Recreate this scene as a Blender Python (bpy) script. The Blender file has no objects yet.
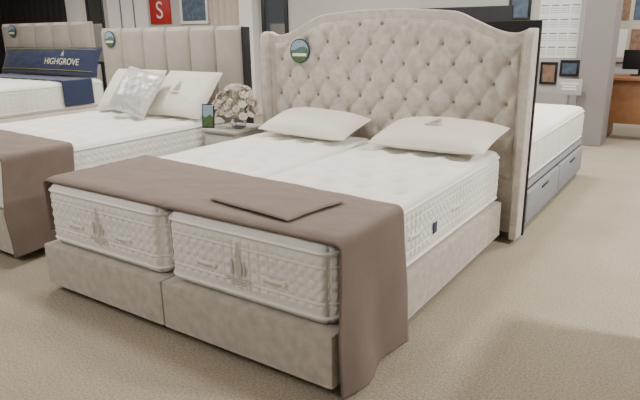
import bpy, bmesh, math, random
from mathutils import Vector, Matrix, noise
random.seed(4)
PI = math.pi
COL = bpy.context.scene.collection

# ---------------------------------------------------------------- materials
def lin(c):
    return tuple(((v/255)/12.92 if v/255 <= .04045 else ((v/255+.055)/1.055)**2.4) for v in c)
def mat(name, rgb, rough=.8, bump=0., scale=250., var=.10, vscale=6., fine=.0, metal=0., sheen=0., coat=0., dist=.004, spec=.5, trans=0.):
    m = bpy.data.materials.new(name); m.use_nodes = True
    nt = m.node_tree; N = nt.nodes; L = nt.links
    b = N['Principled BSDF']; c = lin(rgb)
    b.inputs['Roughness'].default_value = rough
    b.inputs['Metallic'].default_value = metal
    b.inputs['Sheen Weight'].default_value = sheen
    b.inputs['Coat Weight'].default_value = coat
    b.inputs['Specular IOR Level'].default_value = spec
    b.inputs['Transmission Weight'].default_value = trans
    tc = N.new('ShaderNodeTexCoord')
    n1 = N.new('ShaderNodeTexNoise'); n1.inputs['Scale'].default_value = vscale; n1.inputs['Detail'].default_value = 4
    L.new(tc.outputs['Object'], n1.inputs['Vector'])
    n2 = N.new('ShaderNodeTexNoise'); n2.inputs['Scale'].default_value = scale; n2.inputs['Detail'].default_value = 3
    L.new(tc.outputs['Object'], n2.inputs['Vector'])
    def mix(fac, a, amt):
        r = N.new('ShaderNodeMapRange'); r.inputs['From Min'].default_value = .3; r.inputs['From Max'].default_value = .7
        r.inputs['To Min'].default_value = 1-amt; r.inputs['To Max'].default_value = 1+amt*.6
        L.new(fac, r.inputs['Value'])
        mx = N.new('ShaderNodeMix'); mx.data_type = 'RGBA'; mx.blend_type = 'MULTIPLY'; mx.inputs[0].default_value = 1
        if isinstance(a, tuple): mx.inputs[6].default_value = (*a, 1)
        else: L.new(a, mx.inputs[6])
        cb = N.new('ShaderNodeCombineColor')
        for i in range(3): L.new(r.outputs[0], cb.inputs[i])
        L.new(cb.outputs[0], mx.inputs[7])
        return mx.outputs[2]
    col = mix(n1.outputs['Fac'], c, var)
    if fine > 0: col = mix(n2.outputs['Fac'], col, fine)
    L.new(col, b.inputs['Base Color'])
    if bump > 0:
        bp = N.new('ShaderNodeBump'); bp.inputs['Strength'].default_value = bump; bp.inputs['Distance'].default_value = dist
        L.new(n2.outputs['Fac'], bp.inputs['Height']); L.new(bp.outputs['Normal'], b.inputs['Normal'])
    return m
M = dict(
 carpet = mat('carpet', (170,160,143), .95, .5, 110, .07, 2.2, .34, dist=.005, spec=.2),
 velvet = mat('silvery cream velvet', (195,187,177), .82, .2, 300, .18, 20, .06, sheen=.35, spec=.22),
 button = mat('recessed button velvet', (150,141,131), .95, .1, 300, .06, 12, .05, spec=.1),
 channel = mat('taupe channel fabric', (176,168,159), .9, .2, 400, .08, 9, .05, sheen=.1, spec=.2),
 tick = mat('cream ticking', (242,240,234), .85, .15, 500, .02, 7, .02, spec=.2),
 side = mat('cream side panel', (224,220,212), .8, .25, 500, .04, 7, .05),
 pipe = mat('white piping', (243,241,236), .7, 0, 300, .02, spec=.2),
 cotton = mat('cream pillow cotton', (238,233,221), .85, .15, 400, .03, 7, .03, spec=.2),
 silver = mat('crushed silver fabric', (205,203,202), .35, .5, 60, .12, 30, .15, metal=.25, sheen=.3),
 embro = mat('grey embroidery', (176,173,167), .8, 0, 300, .05, spec=.1),
 embrol = mat('pale silver embroidery', (202,198,191), .8, 0, 300, .03, spec=.2),
 throw = mat('mauve taupe wool throw', (128,113,105), .95, .6, 350, .08, 8, .14, sheen=.15, spec=.15),
 navy = mat('navy fabric', (42,54,88), .8, .2, 400, .08, 8, .05, sheen=.2),
 gold = mat('pale thread', (230,226,208), .6, 0, 300, .04),
 trim = mat('green yellow trim', (160,160,90), .6, 0, 300, .04),
 greyb = mat('light grey base fabric', (156,158,163), .85, .2, 400, .06, 8, .06),
 black = mat('near black fabric', (44,43,45), .9, .2, 400, .1, 8, .05, spec=.2),
 blackp = mat('black plastic', (25,25,27), .5, 0, 300, .05),
 dark = mat('dark curtain cloth', (48,42,42), .9, .1, 300, .1),
 wall = mat('pale grey wall paint', (188,186,184), .9, .05, 200, .02, 2),
 pillar = mat('warm grey wall paint', (140,136,135), .9, .05, 200, .03, 2),
 ceil = mat('white ceiling', (235,233,228), .9, 0, 200, .02),
 white = mat('white paint', (232,230,226), .5, 0, 200, .02),
 cardg = mat('grey card', (170,170,172), .7, 0, 200, .03),
 whitel = mat('pale grey lacquer wood', (188,184,178), .45, 0, 100, .03),
 paper = mat('white paper', (238,237,235), .8, 0, 200, .02),
 ink = mat('grey ink', (120,122,128), .8, 0, 200, .04),
 red = mat('red sign', (176,38,36), .5, 0, 200, .03),
 curtain = mat('beige curtain cloth', (190,178,165), .9, .1, 300, .05),
 wood = mat('brown wood', (146,103,70), .5, .1, 40, .15, 14),
 metal = mat('brushed steel', (170,170,172), .3, 0, 200, .03, metal=1.),
 glassm = mat('mirror glass', (190,196,200), .05, 0, 200, .02, metal=1.),
 glass = mat('clear glass', (236,240,240), .03, 0, 200, .0, trans=1.),
 leafm = mat('dusty pale foliage', (182,184,162), .7, 0, 100, .12, 20, spec=.2),
 petal = mat('muted cream petals', (233,226,216), .8, 0, 100, .07, 30, spec=.2),
 petal2 = mat('muted blush petals', (220,210,199), .8, 0, 100, .07, 30, spec=.2),
 skyb = mat('badge light blue', (150,174,190), .9, 0, 50, .12, 20, spec=.1),
 hill = mat('badge hill green', (92,114,76), .9, 0, 50, .25, 40, spec=.1),
 hill2 = mat('badge far hill', (98,120,112), .9, 0, 50, .15, 30, spec=.1),
 rim = mat('badge navy rim', (58,72,88), .8, 0, 50, .05, spec=.1),
 cork = mat('pale board', (205,196,182), .9, .1, 200, .05),
 photo1 = mat('printed photo warm', (150,120,100), .7, 0, 60, .4, 14),
 photo2 = mat('printed photo cool', (90,105,125), .7, 0, 60, .4, 14),
 cast = mat('dark castor', (40,38,38), .5, 0, 100, .05),
)

# ---------------------------------------------------------------- mesh helpers
class MB:
    def __init__(s): s.v = []; s.f = []
    def add(s, v, f, T=None):
        o = len(s.v); s.v += [tuple(T @ Vector(p)) if T else tuple(p) for p in v]
        s.f += [tuple(i+o for i in q) for q in f]; return s
    def bevbox(s, x0,x1,y0,y1,z0,z1, bev=.005, seg=2, T=None):
        bm = bmesh.new(); bmesh.ops.create_cube(bm, size=1)
        for v in bm.verts:
            v.co = Vector(((x0+x1)/2+v.co.x*(x1-x0), (y0+y1)/2+v.co.y*(y1-y0), (z0+z1)/2+v.co.z*(z1-z0)))
        if bev > 0: bmesh.ops.bevel(bm, geom=bm.edges[:], offset=bev, segments=seg, profile=.5, affect='EDGES')
        bm.verts.index_update()
        s.add([v.co[:] for v in bm.verts], [[v.index for v in f.verts] for f in bm.faces], T); bm.free(); return s
    def lathe(s, prof, n=24, T=None):
        v = []; f = []
        for r, z in prof:
            for k in range(n): a = 2*PI*k/n; v.append((r*math.cos(a), r*math.sin(a), z))
        for i in range(len(prof)-1):
            for k in range(n):
                k2 = (k+1) % n; f.append((i*n+k, i*n+k2, (i+1)*n+k2, (i+1)*n+k))
        f.append(tuple(range(n-1,-1,-1))); f.append(tuple((len(prof)-1)*n+k for k in range(n)))
        return s.add(v, f, T)
    def tube(s, path, r, n=8, closed=False, T=None):
        P = [Vector(p) for p in path]; m = len(P); v = []; f = []; up = None
        for i in range(m):
            a = P[(i-1) % m] if (closed or i > 0) else P[i]; b = P[(i+1) % m] if (closed or i < m-1) else P[i]
            t = (b-a).normalized()
            if up is None:
                up = Vector((0,0,1)) if abs(t.z) < .9 else Vector((1,0,0))
            x = t.cross(up).normalized(); up = x.cross(t).normalized()
            for k in range(n):
                g = 2*PI*k/n; v.append(P[i]+x*math.cos(g)*r+up*math.sin(g)*r)
        for i in range(m if closed else m-1):
            j = (i+1) % m
            for k in range(n): k2 = (k+1) % n; f.append((i*n+k, i*n+k2, j*n+k2, j*n+k))
        if not closed: f.append(tuple(range(n-1,-1,-1))); f.append(tuple((m-1)*n+k for k in range(n)))
        return s.add(v, f, T)
    def prism(s, poly, axis, a, b, T=None):
        n = len(poly); v = []
        for w in (a, b):
            for p, q in poly:
                v.append({'x': (w,p,q), 'y': (p,w,q), 'z': (p,q,w)}[axis])
        f = [tuple(range(n)), tuple(range(2*n-1, n-1, -1))]
        for k in range(n): k2 = (k+1) % n; f.append((k2, k, n+k, n+k2))
        return s.add(v, f, T)
    def ball(s, c, r, n=10, sz=1, T=None):
        prof = [(r*math.sin(PI*(i+.02)/(n+.04)), -r*sz*math.cos(PI*(i+.02)/(n+.04))) for i in range(n+1)]
        TT = Matrix.Translation(c)
        return s.lathe(prof, 12, (T @ TT) if T else TT)
    def grid(s, nu, nv, fn, T=None):
        v = [fn(i/nu, j/nv) for j in range(nv+1) for i in range(nu+1)]
        f = [(j*(nu+1)+i, j*(nu+1)+i+1, (j+1)*(nu+1)+i+1, (j+1)*(nu+1)+i) for j in range(nv) for i in range(nu)]
        return s.add(v, f, T)
    def build(s, name, m, parent=None, smooth=True):
        me = bpy.data.meshes.new(name); me.from_pydata(s.v, [], s.f)
        bm = bmesh.new(); bm.from_mesh(me); bmesh.ops.recalc_face_normals(bm, faces=bm.faces[:]); bm.to_mesh(me); bm.free()
        me.materials.append(M[m])
        if smooth:
            for p in me.polygons: p.use_smooth = True
            me.set_sharp_from_angle(angle=math.radians(42))
        o = bpy.data.objects.new(name, me); COL.objects.link(o)
        if parent: o.parent = parent
        return o
def thing(name, label, cat, loc=(0,0,0), rot=(0,0,0), group=None):
    o = bpy.data.objects.new(name, None); COL.objects.link(o); o.empty_display_size = .1
    o.location = loc; o.rotation_euler = rot; o['label'] = label; o['category'] = cat
    if group: o['group'] = group
    return o
def tag(o, label, cat, group=None):
    o['label'] = label; o['category'] = cat
    if group: o['group'] = group
    return o
def struct(name, mb, m, smooth=False):
    o = mb.build(name, m, None, smooth); o['kind'] = 'structure'; return o
def text_verts(s, size, extr=.001):
    cu = bpy.data.curves.new('text_tmp', 'FONT'); cu.body = s; cu.size = size; cu.extrude = extr
    cu.align_x = 'CENTER'; cu.align_y = 'CENTER'
    o = bpy.data.objects.new('text_tmp', cu); COL.objects.link(o)
    bpy.context.view_layer.update()
    dg = bpy.context.evaluated_depsgraph_get()
    me = bpy.data.meshes.new_from_object(o.evaluated_get(dg))
    v = [tuple(p.co) for p in me.vertices]; f = [tuple(p.vertices) for p in me.polygons]
    bpy.data.objects.remove(o); bpy.data.curves.remove(cu); bpy.data.meshes.remove(me)
    return v, f

# ---------------------------------------------------------------- camera
CX, CY, CZ, YAW, PIT, ROL, F = 1.9148, -1.5963, 1.3313, -.5951, .2864, -.0146, 577.2
fw = Vector((math.sin(YAW)*math.cos(PIT), math.cos(YAW)*math.cos(PIT), -math.sin(PIT)))
rt = Vector((math.cos(YAW), -math.sin(YAW), 0)); up = rt.cross(fw)
r2 = rt*math.cos(ROL)+up*math.sin(ROL); u2 = -rt*math.sin(ROL)+up*math.cos(ROL)
cam = bpy.data.cameras.new('camera'); cam.sensor_width = 36; cam.lens = F/640*36; cam.clip_start = .05
co = bpy.data.objects.new('camera', cam); COL.objects.link(co)
Rm = Matrix((r2, u2, -fw)).transposed().to_4x4()
co.matrix_world = Matrix.Translation((CX,CY,CZ)) @ Rm
bpy.context.scene.camera = co
def at(px, py, y):                       # point on the plane y = const, used to survey the far wall
    d = fw + r2*((px-320)/F) + u2*((200-py)/F); t = (y-CY)/d.y
    return (CX+d.x*t, y, CZ+d.z*t)

# ---------------------------------------------------------------- shell
struct('floor', MB().bevbox(-13,7,-5,10,-.1,0,0), 'carpet')
struct('ceiling', MB().bevbox(-13,7,-5,10,2.75,2.85,0), 'ceil')
struct('wall_back', MB().bevbox(-13,.62,5.9,6.02,0,2.75,0), 'wall')
struct('wall_pillar', MB().bevbox(.62,.93,5.6,6.02,0,2.75,.01), 'pillar')
struct('wall_far', MB().bevbox(.3,7,8.4,8.5,0,2.75,0), 'wall')
struct('wall_left', MB().bevbox(-13,-12.9,-5,10,0,2.75,0), 'wall')
struct('baseboard_far', MB().bevbox(.98,7,8.37,8.4,0,.1,.004), 'white')
struct('baseboard_back', MB().bevbox(-13,.62,5.87,5.9,0,.1,.004), 'white')

# ---------------------------------------------------------------- mattress
def round_rect(hx, hy, r, n=8):
    p = []
    for cx, cy, a0 in ((hx-r,hy-r,0),(-hx+r,hy-r,90),(-hx+r,-hy+r,180),(hx-r,-hy+r,270)):
        for k in range(n+1):
            a = math.radians(a0+90*k/n); p.append((cx+r*math.cos(a), cy+r*math.sin(a)))
    return p
def boxgrid(hx, hy, h, step, r, rc, disp=None):
    nx, ny, nz = max(6,round(2*hx/step)), max(6,round(2*hy/step)), max(5,round(h/step))
    idx = {}; V = []; Fc = []
    def vert(i, j, k):
        key = (i,j,k)
        if key in idx: return idx[key]
        p = Vector((-hx+2*hx*i/nx, -hy+2*hy*j/ny, h*k/nz)); p0 = p.copy()
        c = Vector((max(-hx+r,min(hx-r,p.x)), max(-hy+r,min(hy-r,p.y)), max(r,min(h-r,p.z))))
        d = p-c; L = d.length
        if L > 1e-9: p = c+d*(max(abs(d.x),abs(d.y),abs(d.z))/L)
        c = Vector((max(-hx+rc,min(hx-rc,p.x)), max(-hy+rc,min(hy-rc,p.y)), p.z))
        d = p-c; L = d.length
        if L > 1e-9: p = c+d*(max(abs(d.x),abs(d.y))/L)
        if disp: p = p+disp(p0, i in (0,nx), j in (0,ny), k == nz)
        idx[key] = len(V); V.append(p[:]); return idx[key]
    def face(a): Fc.append(tuple(vert(*q) for q in a))
    for i in range(nx):
        for j in range(ny):
            face(((i,j,nz),(i+1,j,nz),(i+1,j+1,nz),(i,j+1,nz)))
    for k in range(nz):
        for i in range(nx):
            face(((i,0,k),(i+1,0,k),(i+1,0,k+1),(i,0,k+1))); face(((i,ny,k),(i,ny,k+1),(i+1,ny,k+1),(i+1,ny,k)))
        for j in range(ny):
            face(((0,j,k),(0,j,k+1),(0,j+1,k+1),(0,j+1,k))); face(((nx,j,k),(nx,j+1,k),(nx,j+1,k+1),(nx,j,k+1)))
    for i in range(nx):
        for j in range(ny):
            face(((i,j,0),(i,j+1,0),(i+1,j+1,0),(i+1,j,0)))
    return V, Fc
def mattress_mesh(hx, hy, h, step=.0065, col=.046, rows=5, tuft=.20, td=.066, amp=.0165):
    def disp(p, sx, sy, tp):
        o = Vector((0,0,0))
        if (sx or sy) and .045 < p.z < h-.045:
            s = p.y if sx else p.x
            zz = (p.z-.045)/(h-.09)
            cellx = abs(math.sin(PI*s/col)); cellz = abs(math.sin(PI*zz*rows))
            fade = min(1, zz/.1, (1-zz)/.1)
            b = (amp*((cellx*cellz)**.5)-.0105)*fade + .002*math.sin(PI*zz)
            if sx: o.x += math.copysign(b, p.x)
            if sy: o.y += math.copysign(b, p.y)
        if tp:
            e = min(hx-abs(p.x), hy-abs(p.y)); fade = max(0, min(1, (e-.03)/.07))
            gy = p.y/tuft; row = math.floor(gy+.5); best = 9
            for rr in (row-1, row, row+1):
                off = .5*(rr % 2)
                gx = math.floor(p.x/tuft-off+.5)+off
                best = min(best, math.hypot(p.x-gx*tuft, p.y-rr*tuft))
            o.z += fade*(.016-td*.60*math.exp(-(best/.030)**2)-td*.45*math.exp(-(best/.080)**2))
            o.z += .003*noise.noise(Vector((p.x*7,p.y*7,h)))
        return o
    return boxgrid(hx, hy, h, step, .040, .065, disp)
def crest(mb, T):       # embroidered heraldic emblem: pointed spire over a shield between supporters, two-line scroll
    sh = [(.016*math.cos(a), .004+.020*math.sin(a)*(1 if math.sin(a) > 0 else 1.35)) for a in [2*PI*k/18 for k in range(18)]]
    mb.prism(sh, 'z', 0, .002, T)
    mb.prism([(-.011,.027),(.011,.027),(.007,.045),(0,.072),(-.007,.045)], 'z', 0, .002, T)
    for sx in (-1, 1):
        mb.prism([(sx*.020,-.020),(sx*.027,-.020),(sx*.030,.004),(sx*.026,.024),(sx*.020,.016)], 'z', 0, .002, T)
    mb.prism([(-.05,-.030),(.05,-.030),(.046,-.036),(-.046,-.036)], 'z', 0, .002, T)
    mb.prism([(-.03,-.042),(.03,-.042),(.03,-.046),(-.03,-.046)], 'z', 0, .002, T)
FRONT = lambda x, y, z: Matrix.Translation((x,y,z)) @ Matrix.Rotation(PI/2,4,'X')
RIGHT = lambda x, y, z: Matrix.Translation((x,y,z)) @ Matrix.Rotation(PI/2,4,'Z') @ Matrix.Rotation(PI/2,4,'X')
def mattress(label, loc, hx, hy, h, group, step=.0065, front=False, right=False, tuft=.20, td=.066):
    t = thing('mattress', label, 'mattress', loc, (0,0,0), group)
    MB().add(*mattress_mesh(hx,hy,h,step,tuft=tuft,td=td)).build('mattress_body', 'tick', t)
    for z in (.036, h-.036):
        MB().tube([(x,y,z) for x,y in round_rect(hx+.002,hy+.002,.067)], .007, 6, True).build('piping', 'pipe', t)
    def handle(T, w=.06):
        hb = MB().grid(12, 1, lambda s, q: (-w+2*w*s, -.010+.020*q, .008+.008*math.sin(PI*s)), T).build('handle', 'pipe', t)
        so = hb.modifiers.new('thickness','SOLIDIFY'); so.thickness = .004
        for sx in (-w,w):
            MB().lathe([(.013,-.004),(.013,.009),(.009,.013)], 14, T @ Matrix.Translation((sx,0,0))).build('handle_rosette', 'pipe', hb)
    if front:
        cb = MB(); crest(cb, FRONT(-.01,-hy-.0075,h*.46) @ Matrix.Diagonal((1.35,1.55,1.2,1))); cb.build('embroidered_crest', 'embrol', t)
        handle(FRONT(.17,-hy-.001,h*.42), .05)
        handle(FRONT(-.19,-hy-.001,h*.42), .05)
    if right:
        handle(RIGHT(hx+.001,-.28,h*.5)); handle(RIGHT(hx+.001,.24,h*.5))
        MB().bevbox(-.020,.020,-.028,.028,.005,.010,.001,1,RIGHT(hx+.001,-.06,h*.40)).build('sewn_label', 'navy', t)
    return t

# ---------------------------------------------------------------- divan bases
def divan(label, loc, hx, hy, z0, z1, m, group, drawers=0, rc=.025, r=.014):
    t = thing('divan_base', label, 'bed base', (loc[0],loc[1],0), (0,0,0), group)
    V, Fc = boxgrid(hx, hy, z1-z0, .02, r, rc)
    MB().add(V, Fc, Matrix.Translation((0,0,z0))).build('base_body', m, t)
    MB().tube([(x,y,z0+.009) for x,y in round_rect(hx-.004,hy-.004,rc)], .005, 6, True).build('hem_piping', m, t)
    for sx in (-1,1):
        for sy in (-1,1):
            MB().lathe([(.028,0),(.03,.006),(.03,z0+.004)], 14, Matrix.Translation((sx*(hx-.12),sy*(hy-.16),0))).build('castor', 'cast', t)
    for k in range(drawers):
        y0 = -hy+.05+k*(2*hy-.10)/drawers; y1 = y0+(2*hy-.10)/drawers-.03
        MB().bevbox(hx-.004,hx+.001,y0-.012,y1+.012,z0+.033,z1-.038,0).build('drawer_gap', 'blackp', t)
        d = MB().bevbox(hx-.01,hx+.026,y0,y1,z0+.045,z1-.05,.010,3).build('drawer_front', m, t)
        MB().bevbox(hx+.024,hx+.032,(y0+y1)/2-.09,(y0+y1)/2+.09,z1-.10,z1-.085,.002).build('drawer_pull', 'blackp', d)
    return t
Gd, Gm = 'divan base halves of the winged bed', 'mattresses of the winged bed'
divan('left half of the beige velvet divan base, clear of the throw', (-.4545,.954), .4535, 1.0, .048, .270, 'velvet', Gd, rc=.010, r=.008)
divan('right half of the beige velvet divan base, partly behind the hanging throw', (.4545,.954), .4535, 1.0, .048, .270, 'velvet', Gd, rc=.010, r=.008)
mattress('left cream tufted mattress of the winged bed, its front embroidered, brown throw over its foot', (-.45,.975,.270), .430, .978, .328, Gm, front=True)
mattress('right cream tufted mattress of the winged bed, with handles and dark label on its side', (.45,.975,.270), .430, .978, .328, Gm, front=True, right=True)
ZM = .598

# ---------------------------------------------------------------- throws
def throw(label, hw, y0, y1l, y1r, ztop, zl, zr, loc=(0,0,0), yr_bot=None, seed=0, flare=.045):
    X = hw+.014; R = .030
    path = [(-X,zl),(-X,ztop-R)]
    path += [(-X+R-R*math.cos(a), ztop-R+R*math.sin(a)) for a in [PI/2*k/6 for k in range(1,7)]]
    path += [(X-R,ztop)]
    path += [(X-R+R*math.sin(a), ztop-R+R*math.cos(a)) for a in [PI/2*k/6 for k in range(1,7)]]
    path += [(X+flare,zr)]
    L = [0]
    for a, b in zip(path, path[1:]): L.append(L[-1]+math.dist(a,b))
    def pos(s):
        d = s*L[-1]
        for i in range(len(L)-1):
            if d <= L[i+1]+1e-9:
                k = (d-L[i])/(L[i+1]-L[i]); return tuple(path[i][q]+(path[i+1][q]-path[i][q])*k for q in (0,1))
        return path[-1]
    def fn(s, t):
        x, z = pos(s); fx = (x+X)/(2*X); ye = y1l+(y1r-y1l)*fx
        drop = max(0, min(1, (ztop-R-z)/(ztop-zr))) if x > 0 else 0
        if yr_bot is not None: ye = ye+(yr_bot-y1r)*drop if x > 0 else ye
        y = y0-.05*min(1,drop*2)+(ye-y0+.05*min(1,drop*2))*t
        top = max(0, min(1, (z-(ztop-R))/R))
        q = y-y0
        if q < .045: z -= top*(.045-q)**2/.045*.40
        z += top*(.003*noise.noise(Vector((x*5+seed,y*9,1)))+.0022*noise.noise(Vector((x*16+seed,y*22,2))))+.002*top
        if top < 1 and x > 0:
            x += drop*(.016*math.sin(y*15+seed+z*2)+.014*noise.noise(Vector((y*6,z*3,seed))))+.004
            y += drop*.02*noise.noise(Vector((y*3,z*4,seed+5)))
        return (x, y, z)
    o = MB().grid(240, 44, fn).build('throw_blanket', 'throw'); o.location = loc
    sol = o.modifiers.new('thickness', 'SOLIDIFY'); sol.thickness = .004; sol.offset = 1
    return tag(o, label, 'throw')
throw('brown wool throw draped across the foot of the winged bed and hanging to the floor', .892, .008, .66, .51, ZM+.018, .33, .022, yr_bot=.48)
def lay(s, q, sg=1):
    u = 2*s-1; v = 2*q-1
    e = max(0,(1-abs(u)**16)*(1-abs(v)**16))**.5
    return (u*.24+.006*v*v, v*.17+.005*math.sin(u*2), sg*.008*e+.003*noise.noise(Vector((u*2,v*2,3))))
o = MB().grid(90,64,lay).grid(90,64,lambda s,q: lay(s,q,-1)).build('folded_cloth', 'throw')
o.location = (.42,.27,ZM+.0355); o.rotation_euler = (0,0,math.radians(-9))
tag(o, 'brown cloth folded into a flat rectangle, lying on top of the throw', 'cloth')

# ---------------------------------------------------------------- main headboard
def sm(a, b, x):
    t = max(0, min(1, (x-a)/(b-a))); return t*t*(3-2*t)
def top(x):
    a = abs(x)
    z = 1.300+.025*sm(.90,.985,a)          # shoulders lift a little towards the wings
    z += .120*sm(.88,.48,a)                # concave sweep up to the arch
    z += .042*max(0, 1-(x/.62)**2)
    return z
HY = 2.015
hb = thing('headboard', 'tall beige velvet winged headboard, button tufted with an arched top', 'headboard', (0,HY,0))
xs = [-.985+1.97*k/120 for k in range(121)]
bp_ = MB().prism([(x,top(x)) for x in xs]+[(.985,.05),(-.985,.05)], 'y', -.006, .05).build('back_panel', 'velvet', hb)
bv = bp_.modifiers.new('round', 'BEVEL'); bv.width = .012; bv.segments = 3; bv.limit_method = 'ANGLE'; bv.angle_limit = math.radians(50)
A, B = .174, .246
Z0 = .63
def warp(x, z):
    return x+.022*noise.noise(Vector((x*4,z*4,3))), z+.022*noise.noise(Vector((x*4,z*4,9)))
def tuft_h(x, z):
    x, z = warp(x, z); z -= Z0; u = x/A+z/B; v = x/A-z/B
    h = .019*(abs(math.sin(PI*u))*abs(math.sin(PI*v)))**.85
    du = abs(u-round(u)); dv = abs(v-round(v))
    return h-.018*math.exp(-((du*du+dv*dv)/.024))+.005*noise.noise(Vector((x*14,z*14,1)))
IN = .06
def field(s, t):
    x = -.935+1.87*s; zt = top(x)-IN; z = .40+(zt-.40)*t
    e = min(.935-abs(x), zt-z, z-.40); f = max(0, min(1, e/.035)); f = math.sqrt(f)
    return (x, -.004-.014*f-f*tuft_h(x,z), z)
MB().grid(240, 130, field).build('tufted_panel', 'velvet', hb)
for i in range(-20, 21):
    for j in range(-20, 21):
        x0 = A*(i+j)/2; z0 = Z0+B*(i-j)/2; x, z = x0, z0
        for _ in range(6):                  # undo the cloth's irregular stretch so each button sits in its pit
            wx, wz = warp(x, z); x += x0-wx; z += z0-wz
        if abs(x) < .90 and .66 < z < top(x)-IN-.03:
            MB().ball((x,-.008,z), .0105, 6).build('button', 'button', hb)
for sx in (-1, 1):
    prof = [(.05,.03),(.05,1.325)]+[(-.015-.065*math.sin(a), 1.245+.08*math.cos(a)) for a in [PI/2*k/10 for k in range(11)]]+[(-.08,.03)]
    w = MB().prism(prof, 'x', sx*.966, sx*1.014).build('wing', 'velvet', hb)
    bv = w.modifiers.new('round', 'BEVEL'); bv.width = .008; bv.segments = 2; bv.limit_method = 'ANGLE'; bv.angle_limit = math.radians(50)

# landscape badges
def badge(label, loc, r):
    t = thing('round_badge', label, 'badge', loc, (0,0,0), 'round landscape badges on the headboards'); n = 40; q = .90*r
    def seg(fn):
        xs_ = [-q+2*q*k/24 for k in range(25)]; lim = [math.sqrt(max(0,q*q-x*x)) for x in xs_]
        a = [(x, max(-l, min(l, fn(x)))) for x, l in zip(xs_, lim)]
        b = [(x, -l-1e-5) for x, l in zip(xs_, lim)][::-1]
        return a+b[1:-1]
    MB().prism([(r*math.cos(2*PI*k/n), r*math.sin(2*PI*k/n)) for k in range(n)], 'y', -.004, .004).build('rim', 'rim', t)
    MB().prism([(q*math.cos(2*PI*k/n), q*math.sin(2*PI*k/n)) for k in range(n)], 'y', -.0055, -.003).build('sky_print', 'skyb', t)
    MB().prism(seg(lambda x: r*(.22+.14*math.sin(x/r*3.2+.6))), 'y', -.0065, -.005).build('far_hill_print', 'hill2', t)
    MB().prism(seg(lambda x: r*(-.05+.12*math.sin(x/r*2.1-1.0))), 'y', -.0075, -.006).build('field_print', 'hill', t)
    MB().bevbox(-q*.80,q*.80,-.0085,-.007,-r*.42,-r*.18,0).build('pale_band', 'paper', t)
    return t
badge('round landscape badge on the tufted winged headboard', (-.66,HY-.044,1.185), .088)

# ---------------------------------------------------------------- pillows
D = math.radians
def pillow_z(u, v, th): return th*max(0,(1-abs(u)**2.6)*(1-abs(v)**2.6))**.5
def pillow(name, label, loc, rot, w, h, th, m, group, seed, emblem=True, cat='pillow', rumple=.006):
    t = thing(name, label, cat, loc, rot, group)
    def edge(u, v):
        return (w/2*u*(1-.045*(1-v*v)*abs(u)**3-.02*abs(v)**8*abs(u)**3), h/2*v*(1-.06*(1-u*u)*abs(v)**3-.03*abs(u)**8*abs(v)**3))
    def sf(sgn):
        def fn(a, b):
            u = 2*a-1; v = 2*b-1
            x, y = edge(u, v)
            z = pillow_z(u,v,th)
            e = (1-abs(u)**4)*(1-abs(v)**4)
            z += e*(rumple*noise.noise(Vector((x*7,y*9,seed)))+rumple*.6*noise.noise(Vector((x*18,y*18,seed+3))))
            z += .25*rumple*math.sin(math.atan2(v,u)*26+seed)*(max(abs(u),abs(v))**4)*e
            return (x, y, sgn*max(z,0)*(1 if sgn > 0 else .65))
        return fn
    MB().grid(56, 40, sf(1)).grid(56, 40, sf(-1)).build('pillow_body', m, t)
    pth = []
    for k in range(160):
        q = k/40; s = q % 1; e = int(q)
        u, v = ((2*s-1,-1),(1,2*s-1),(1-2*s,1),(-1,1-2*s))[e]
        pth.append((*edge(u, v), 0))
    MB().tube(pth, .004, 6, True).build('seam', m, t)
    if emblem:
        mb = MB(); crest(mb, Matrix.Scale(.9,4))
        for z, n in ((-.060,7),(-.074,5)):
            for k in range(n): mb.bevbox((k-n/2+.5)*.018-.006,(k-n/2+.5)*.018+.006, z-.004, z+.004, 0, .002, 0)
        mb.v = [(x, y+.015, pillow_z(2*x/w,2*(y+.015)/h,th)+.005+z) for x, y, z in mb.v]
        mb.build('embroidered_crest', 'embro', t)
    return t
Gp = 'pillows on the winged bed'
pillow('pillow', 'plain cream pillow at the left of the winged headboard, under the round badge', (-.40,1.765,ZM+.094), (D(12),D(2),D(1)), .71, .41, .084, 'cotton', Gp, 1, emblem=False)
pillow('pillow', 'cream pillow with grey crest at the right of the winged headboard', (.535,1.745,ZM+.096), (D(12),D(-1),D(-3)), .77, .43, .086, 'cotton', Gp, 2)

# ---------------------------------------------------------------- left neighbour bed
bx = -2.13; bh = .71; Z2 = .645
divan('beige divan base of the left bed, behind its hanging brown throw', (bx,1.03), bh, .96, .045, .31, 'velvet', None, r=.008)
mattress('wide cream mattress of the bed with the silver cushion', (bx,1.03,.31), bh-.01, .945, Z2-.31, None, .010)
throw('brown throw hanging over the foot corner of the bed at the left edge', bh, .06, .60, .52, Z2+.018, .3, .07, loc=(bx,0,0), yr_bot=.44, seed=7)
def channel_headboard(label, cx, y, hw, zt, n, z0=.1, side=False):
    t = thing('headboard', label, 'headboard', (cx,y,0))
    MB().bevbox(-hw,hw,.03,.09,.02,zt,.02,3).build('back_panel', 'channel', t)
    if side: MB().bevbox(hw,hw+.02,.0,.09,.02,zt-.01,.006,2).build('side_panel', 'black', t)
    for k in range(n):
        a = -hw+2*hw*k/n; b = -hw+2*hw*(k+1)/n
        def fn(s, q, a=a, b=b):
            x = a+(b-a)*s; e = max(0,math.sin(PI*s))**.38
            zz = z0+(zt-z0)*q; ez = min(1, (1-q)*(zt-z0)/.05, q*(zt-z0)/.05); ez = math.sqrt(max(0,1-(1-ez)**2))
            return (x, .032-.050*e*ez, zz)
        MB().grid(24, 40, fn).build('channel_pad', 'channel', t)
    return t
channel_headboard('taupe headboard with broad padded panels behind the silver cushion', -2.18, 2.03, .90, 1.375, 6, side=True)
badge('round badge at the left end of the nearer padded headboard', (-2.905,2.0085,1.275), .075)
Gq = 'pillows on the left bed'
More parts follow.
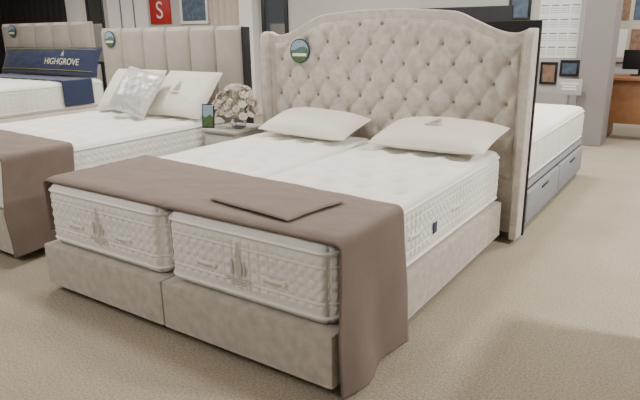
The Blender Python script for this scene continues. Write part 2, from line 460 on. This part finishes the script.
pillow('pillow', 'plain white pillow behind the silver cushion on the left bed', (-2.40,1.80,Z2+.195), (D(50),0,D(2)), .64, .45, .085, 'cotton', Gq, 5, emblem=False)
pillow('pillow', 'white pillow with grey crest beside the silver cushion', (-1.72,1.79,Z2+.195), (D(50),0,D(-2)), .64, .45, .085, 'cotton', Gq, 6)
pillow('cushion', 'square crushed silver cushion leaning on the left bed pillows', (-2.05,1.57,Z2+.215), (D(54),D(10),D(4)), .42, .42, .07, 'silver', None, 8, emblem=False, cat='cushion', rumple=.014)

# ---------------------------------------------------------------- bedside cabinet
t = thing('bedside_cabinet', 'pale grey bedside cabinet with drawers between the two beige beds', 'bedside cabinet', (-1.195,1.80,0))
MB().bevbox(-.165,.165,-.17,.17,.06,.58,.006).build('cabinet_body', 'whitel', t)
MB().bevbox(-.175,.175,-.195,.18,.58,.61,.009,3).build('cabinet_top', 'whitel', t)
MB().bevbox(-.172,.172,-.18,.175,.02,.075,.008).build('plinth', 'whitel', t)
for z0, z1 in ((.40,.565),(.240,.385),(.085,.225)):
    d = MB().bevbox(-.15,.15,-.186,-.168,z0,z1,.005).build('drawer', 'whitel', t)
    MB().bevbox(-.128,.128,-.191,-.184,z0+.02,z1-.02,.004).build('drawer_moulding', 'whitel', d)
    MB().lathe([(.006,0),(.006,.012),(.014,.018),(.014,.024),(.006,.03)], 14, FRONT(0,-.189,(z0+z1)/2)).build('knob', 'metal', d)
def flower_mesh():
    mb = MB()
    for ring, (n, ln, tilt, wd) in enumerate(((8,.046,72,.021),(7,.037,45,.018),(6,.026,18,.013))):
        for k in range(n):
            T = Matrix.Rotation(2*PI*k/n+ring*.4,4,'Z') @ Matrix.Rotation(D(tilt),4,'Y')
            def fn(a, b):
                wv = wd*math.sin(PI*min(1,.15+.85*b)**.8)+.002
                return ((-.35*ln*b*b+.012*(2*a-1)**2*b), (2*a-1)*wv, ln*b)
            mb.grid(4, 5, fn, T)
    mb.ball((0,0,.008), .010, 5)
    return mb
t = thing('flower_arrangement', 'full rounded bunch of pale flowers in a glass vase on the bedside cabinet', 'flowers', (-1.10,1.75,.61))
MB().lathe([(.04,0),(.055,.010),(.062,.04),(.055,.08),(.046,.10),(.050,.11),(.044,.108),(.040,.09),(.046,.06),(.050,.035),(.042,.012),(.01,.010)], 24).build('vase', 'glass', t)
base = [None, None]; k = 0
for lay_, (n, rad, zz) in enumerate(((13,.155,.115),(13,.160,.175),(11,.130,.230),(7,.080,.272),(2,.02,.290))):
    for i in range(n):
        a = 2*PI*i/n+lay_*.5+random.uniform(-.22,.22); rr = rad*random.uniform(.8,1.07)
        p = Vector((rr*math.cos(a), rr*math.sin(a)*.85, zz+random.uniform(-.028,.028)))
        q = k % 2
        if base[q] is None: fo = flower_mesh().build('flower', 'petal' if q == 0 else 'petal2', t); base[q] = fo
        else: fo = base[q].copy(); COL.objects.link(fo); fo.parent = t
        fo.location = p; dirv = Vector((p.x*3.2,p.y*3.2,.35)).normalized()
        fo.rotation_euler = Vector((0,0,1)).rotation_difference(dirv).to_euler(); fo.scale = (random.uniform(.7,1.05),)*3
        MB().tube([(p.x*.12,p.y*.12,.05),(p.x*.5,p.y*.5,.5*(zz+.08)),(p.x,p.y,p.z)], .0018, 5).build('stem', 'leafm', t)
        k += 1
for i in range(44):
    a = 2*PI*i/44+.2; r0 = random.uniform(.07,.14); zz = random.uniform(.09,.26); ln = random.uniform(.05,.085)
    T = Matrix.Translation((r0*math.cos(a),r0*.75*math.sin(a),zz)) @ Matrix.Rotation(a,4,'Z') @ Matrix.Rotation(D(random.uniform(15,80)),4,'Y')
    MB().grid(4, 6, lambda u, v, ln=ln: (-.3*ln*v*v, (2*u-1)*.012*math.sin(PI*max(.03,v)**.8), ln*v), T).build('leaf', 'leafm', t)
t = thing('scenic_card', 'small upright scenic card in dark frame left of the pale flowers', 'card', (-1.315,1.635,.61), (D(-8),0,D(25)))
MB().bevbox(-.05,.05,-.005,.006,0,.185,.003).build('card_frame', 'rim', t)
MB().bevbox(-.041,.041,-.007,-.004,.07,.175,0).build('sky_print', 'skyb', t)
MB().prism([(-.041,.012),(.041,.012),(.041,.085),(.015,.105),(-.015,.082),(-.041,.095)], 'y', -.008, -.0045).build('hill_print', 'hill', t)
MB().bevbox(-.015,.015,.004,.05,0,.012,.002).build('card_foot', 'rim', t)

# ---------------------------------------------------------------- far left bed with the navy bolster
cx3 = -5.0; h3 = .92
divan('pale divan base of the far left bed with the navy bolster', (cx3,1.75), h3, 1.0, .06, .50, 'side', None)
mattress('deep white mattress of the far left bed with the navy bolster', (cx3,1.75,.50), h3, .99, .31, None, .012, td=.012)
channel_headboard('taupe padded headboard behind the navy bolster at far left', -5.42, 2.86, .98, 1.47, 5)
badge('round badge on the far left headboard above the navy bolster', (-6.08,2.8395,1.375), .085)
BW, BH, BT = 2.10, .36, .085
t = pillow('bolster', 'long navy bolster with pale lettering and green yellow trim at far left', (-5.10,2.70,1.005), (D(70),0,0), BW, BH, BT, 'navy', None, 12, emblem=False, cat='bolster', rumple=.010)
LX = .42
def bz(x, y): return pillow_z(2*x/BW,2*y/BH,BT)
v, f = text_verts('HIGHGROVE', .110)
MB().add([(x*1.08+LX, y-.03, bz(x+LX,y)+.012+z) for x,y,z in v], f).build('lettering', 'gold', t, False)
for yy in (-.125, .135):
    MB().tube([(x, yy, bz(x,yy)+.007) for x in [-.98+1.96*k/60 for k in range(61)]], .004, 5).build('trim_stripe', 'trim', t)
mb = MB(); crest(mb, Matrix.Translation((LX,.070,0)) @ Matrix.Scale(.65,4)); mb.v = [(x,y,bz(x,y)+.011+z) for x,y,z in mb.v]
mb.build('crest', 'gold', t)
def runner(s, q):
    X = h3+.020; z0 = .832; L1 = .28; tot = 2*X+2*L1; d = s*tot
    if d < L1: x, z = -X-.004, z0-L1+d
    elif d < L1+2*X: x, z = -X+(d-L1), z0
    else: x, z = X+.004+.02*(d-L1-2*X), z0-(d-L1-2*X)
    return (x, 2.18+.38*q, z+.004*noise.noise(Vector((x*6,q*3,3))))
o = MB().grid(160, 20, runner).build('bed_runner', 'navy'); o.location = (cx3,0,0)
sol = o.modifiers.new('thickness', 'SOLIDIFY'); sol.thickness = .006; sol.offset = 1
tag(o, 'navy bed runner laid across the far left bed in front of the lettered bolster', 'bed runner')

# ---------------------------------------------------------------- bed behind, right
t = thing('headboard', 'plain dark headboard back to back with the beige winged headboard', 'headboard', (.333,2.080,0))
MB().bevbox(-.685,.685,0,.035,.02,1.37,.008,2).build('headboard_panel', 'black', t)
for sx in (-.4,.4): MB().bevbox(sx-.035,sx+.035,.035,.045,0,.3,.004).build('strut', 'blackp', t)
divan('grey divan base with side drawers behind the winged headboard', (.305,3.13), .675, .985, .025, .335, 'greyb', None, drawers=2)
mattress('white mattress on the grey divan behind the winged headboard', (.305,3.12,.335), .67, .98, .30, None, .010, td=.012)
t = thing('headboard', 'dark flat topped headboard far behind the arch of the winged headboard', 'headboard', (-.62,4.75,0))
MB().bevbox(-.68,.68,0,.07,.02,1.55,.015,3).build('headboard_panel', 'black', t)
for sx in (-.4,.4): MB().bevbox(sx-.035,sx+.035,.07,.09,0,.7,.004).build('strut', 'blackp', t)

# ---------------------------------------------------------------- far wall furnishing
YW = 5.9
def rect(px0, px1, py0, py1, y=YW):
    a = at(px0,(py0+py1)/2,y); b = at(px1,(py0+py1)/2,y); c = at((px0+px1)/2,py0,y); d = at((px0+px1)/2,py1,y)
    return a[0], b[0], d[2], c[2]
def curtain(name, label, x0, x1, y, m, fold):
    t = thing(name, label, 'curtain', ((x0+x1)/2,y,0)); w = (x1-x0)
    MB().grid(int(w/fold*10), 8, lambda s, q: (-w/2+w*s, .03*math.sin(2*PI*s*w/fold)*(1-.3*q), .06+2.34*q)).build('curtain_cloth', m, t)
    MB().tube([(-w/2-.05,0,2.42),(w/2+.05,0,2.42)], .014, 8).build('curtain_rail', 'metal', t)
x0,x1,_,_ = rect(-30,68,0,20,YW-.12); curtain('curtain', 'dark floor length curtain at the far left', x0, x1, YW-.12, 'dark', .22)
x0,x1,_,_ = rect(210,243,0,20,YW-.12); curtain('curtain', 'beige curtain beside the white door frame', x0, x1, YW-.12, 'curtain', .14)
x0,x1,_,_ = rect(72,86,0,20); struct('trim_1', MB().bevbox(x0,x1,YW-.14,YW,0,2.75,.005), 'white')
def framed(name, label, px0, px1, py0, py1, fm, im, cat, y=YW, zmax=None, zmin=None, bar=.03):
    x0,x1,z0,z1 = rect(px0,px1,py0,py1,y-.02); z1 = zmax or z1; z0 = zmin or z0
    t = thing(name, label, cat, ((x0+x1)/2,y,(z0+z1)/2)); w = (x1-x0)/2; h = (z1-z0)/2
    mb = MB()
    mb.bevbox(-w,w,-.03,0,h-bar,h,.003).bevbox(-w,w,-.03,0,-h,-h+bar,.003).bevbox(-w,-w+bar,-.03,0,-h+bar,h-bar,.003).bevbox(w-bar,w,-.03,0,-h+bar,h-bar,.003)
    mb.build('frame', fm, t)
    MB().bevbox(-w+bar,w-bar,-.015,-.002,-h+bar,h-bar,0).build('picture', im, t)
    return t, w, h
t, w, h = framed('wall_mirror', 'tall black framed mirror between the two padded headboards', 89, 105, 0, 64, 'blackp', 'glassm', 'mirror', 3.6, zmax=2.1, bar=.035)
MB().bevbox(-.2,.2,-.12,.16,-t.location.z,-t.location.z+.03,.006).build('stand_foot', 'blackp', t)
MB().bevbox(-.03,.03,0,.03,-t.location.z+.02,-h+.1,.004).build('stand_post', 'blackp', t)
t, w, h = framed('display_board', 'white framed panelled board above the badge of the left headboard', 108, 148, 0, 26, 'white', 'paper', 'board', zmax=2.2, zmin=1.0)
for k in (-.33,.33): MB().bevbox(k*w-.012,k*w+.012,-.03,-.01,-h,h,.002).build('glazing_bar', 'ink', t)
x0,x1,z0,z1 = rect(151,171,-2,24)
t = thing('letter_sign', 'red square sign with a white letter on the far wall', 'sign', ((x0+x1)/2,YW,(z0+z1)/2))
MB().bevbox(-(x1-x0)/2,(x1-x0)/2,-.03,0,-(z1-z0)/2,(z1-z0)/2,.004).build('sign_board', 'red', t)
v, f = text_verts('S', .42); MB().add(v, f, FRONT(0,-.033,0)).build('letter', 'white', t, False)
framed('framed_picture', 'dark print in a white frame right of the red sign', 180, 208, -4, 24, 'white', 'photo2', 'picture', bar=.05)
x0,x1,_,_ = rect(246,259,0,70,YW-.01)
struct('trim_2', MB().bevbox(x0,x1,YW-.16,YW,0,2.4,.006), 'white')
framed('glazed_panel', 'tall dark framed glazed panel between door frame and winged headboard', 262, 288, -10, 60, 'blackp', 'glassm', 'glazed panel', zmax=2.2, zmin=.15, bar=.06)
framed('framed_picture', 'small black picture above the right wing of the headboard', 509, 531, -8, 20, 'blackp', 'photo2', 'picture', bar=.03)
x0,x1,z0,z1 = rect(539,580,-12,58,YW)
t = thing('wall_calendar', 'large white year planner poster on the wall left of the grey pillar', 'poster', ((x0+x1)/2,YW,(z0+z1)/2))
w = (x1-x0)/2; h = (z1-z0)/2
MB().bevbox(-w,w,-.008,0,-h,h,.001,1).build('poster_sheet', 'paper', t)
for c in range(4):
    for r in range(5):
        cx = -w+(c+.5)*2*w/4; cz = -h+(r+.5)*2*h/5; q = MB()
        q.bevbox(cx-w*.19,cx+w*.19,-.010,-.008,cz+h*.10,cz+h*.13,0)
        for a in range(4):
            for b in range(3): q.bevbox(cx-w*.19+a*w*.105,cx-w*.19+a*w*.105+w*.05,-.010,-.008,cz-h*.10+b*h*.06,cz-h*.10+b*h*.06+h*.02,0)
        q.build('month_print', 'ink', t, False)
framed('framed_picture', 'black framed warm photo under the year planner at left', 540, 557, 62, 84, 'blackp', 'photo1', 'picture', bar=.025)
framed('framed_picture', 'black framed cool photo under the year planner at right', 560, 579, 60, 76, 'blackp', 'photo2', 'picture', bar=.025)
x0,x1,z0,z1 = rect(557,582,79,95,YW-.4)
t = thing('small_sign', 'small grey card sign just above the white mattress at right', 'sign', ((x0+x1)/2,YW-.4,(z0+z1)/2))
w = (x1-x0)/2; h = (z1-z0)/2
MB().bevbox(-w,w,-.012,0,-h,h,.003).build('sign_board', 'cardg', t)
for zz, ww in ((.45,.7),(.1,.55),(-.25,.6)): MB().bevbox(-w*ww,w*ww,-.014,-.012,h*zz-.008,h*zz+.008,0).build('printed_line', 'paper', t)
MB().bevbox(-.012,.012,0,.02,-t.location.z+.015,h-.02,.003).build('sign_post', 'metal', t)
MB().lathe([(.12,0),(.12,.010),(.02,.02)], 20, Matrix.Translation((0,.01,-t.location.z))).build('sign_foot', 'metal', t)
YF = 8.4
x0,x1,z0,z1 = rect(613,668,-14,62,YF)
t = thing('notice_board', 'pale pinboard on the far wall above the desk', 'notice board', ((x0+x1)/2,YF,(z0+z1)/2)); w = (x1-x0)/2; h = (z1-z0)/2
MB().bevbox(-w,w,-.02,0,-h,h,.003).build('board_panel', 'cork', t)
mb = MB()
mb.bevbox(-w-.02,w+.02,-.03,0,h,h+.025,.002).bevbox(-w-.02,w+.02,-.03,0,-h-.025,-h,.002).bevbox(-w-.02,-w,-.03,0,-h,h,.002).bevbox(w,w+.02,-.03,0,-h,h,.002)
mb.build('board_frame', 'metal', t)
k = 0
names = ['warm toned photo print, upper left on the pinboard','cool toned photo print, upper middle on the pinboard','white sheet, upper right on the pinboard',
         'white sheet, lower left on the pinboard','warm toned photo print, lower middle on the pinboard','cool toned photo print, lower right on the pinboard']
for r in (1, 0):
    for c in range(3):
        cx = (x0+x1)/2-w+(c+.5)*2*w/3; cz = (z0+z1)/2-h+(r+.5)*h
        o = MB().bevbox(-w*.26,w*.26,-.004,0,-h*.38,h*.38,.001,1).build('pinned_print', ('photo1','photo2','paper','paper','photo1','photo2')[k], None, False)
        o.location = (cx,YF-.021,cz); tag(o, names[k], 'print', 'prints on the pinboard'); k += 1
t = thing('office_desk', 'brown wooden desk at the far right beside the grey pillar', 'desk', (1.60,6.40,0))
MB().bevbox(-.75,.75,-.33,.33,.715,.75,.006).build('desk_top', 'wood', t)
for sx in (-.71,.71): MB().bevbox(sx-.015,sx+.015,-.30,.30,0,.715,.004).build('side_panel', 'wood', t)
MB().bevbox(-.695,.695,-.24,-.22,.20,.715,.003).build('modesty_panel', 'wood', t)
t = thing('monitor', 'dark monitor standing on the brown desk', 'monitor', (1.15,6.45,.75), (0,0,D(-6)))
MB().bevbox(-.20,.20,-.015,.015,.07,.30,.006).build('screen', 'blackp', t)
MB().bevbox(-.025,.025,.012,.03,.005,.2,.004).build('stand', 'blackp', t)
MB().bevbox(-.10,.10,-.05,.09,0,.012,.004).build('stand_foot', 'blackp', t)

# added bench, unseen right of the frame, placed to shade the near carpet
t = thing('shadow_bench', 'added unseen beige bench right of the winged bed, casting the carpet shadow', 'bench', (2.18,.62,0))
MB().bevbox(-.22,.22,-.50,.50,.06,.66,.02,3).build('bench_body', 'velvet', t)
MB().bevbox(-.23,.23,-.51,.51,.66,.80,.035,4).build('seat_cushion', 'velvet', t)
for sx in (-.17,.17):
    for sy in (-.43,.43): MB().lathe([(.02,0),(.028,.065)], 12, Matrix.Translation((sx,sy,0))).build('foot', 'cast', t)

# ---------------------------------------------------------------- light
def area(x, y, e, size=.40, col=(1,.957,.90), z=2.70):
    l = bpy.data.lights.new('ceiling lamp', 'AREA'); l.shape = 'DISK'; l.size = size; l.energy = e; l.color = col
    o = bpy.data.objects.new('ceiling_lamp', l); COL.objects.link(o); o.location = (x,y,z)
for x, y, e in ((-4.5,0.8,55),(-5,3.8,50),(-2.3,1.2,35),(-2.2,4.2,48),(-.8,2.8,38),(-.1,.7,30),(.3,4.2,42),(1.7,3.3,38),(3.7,1.5,165),(-1.5,-1.6,29),(0,-2.5,32),(2.6,5.4,54),(1.6,7.4,46),(-8,3.5,54)):
    area(x, y, e)
w = bpy.data.worlds.new('world'); bpy.context.scene.world = w; w.use_nodes = True
w.node_tree.nodes['Background'].inputs[0].default_value = (1,.983,.96,1); w.node_tree.nodes['Background'].inputs[1].default_value = .14
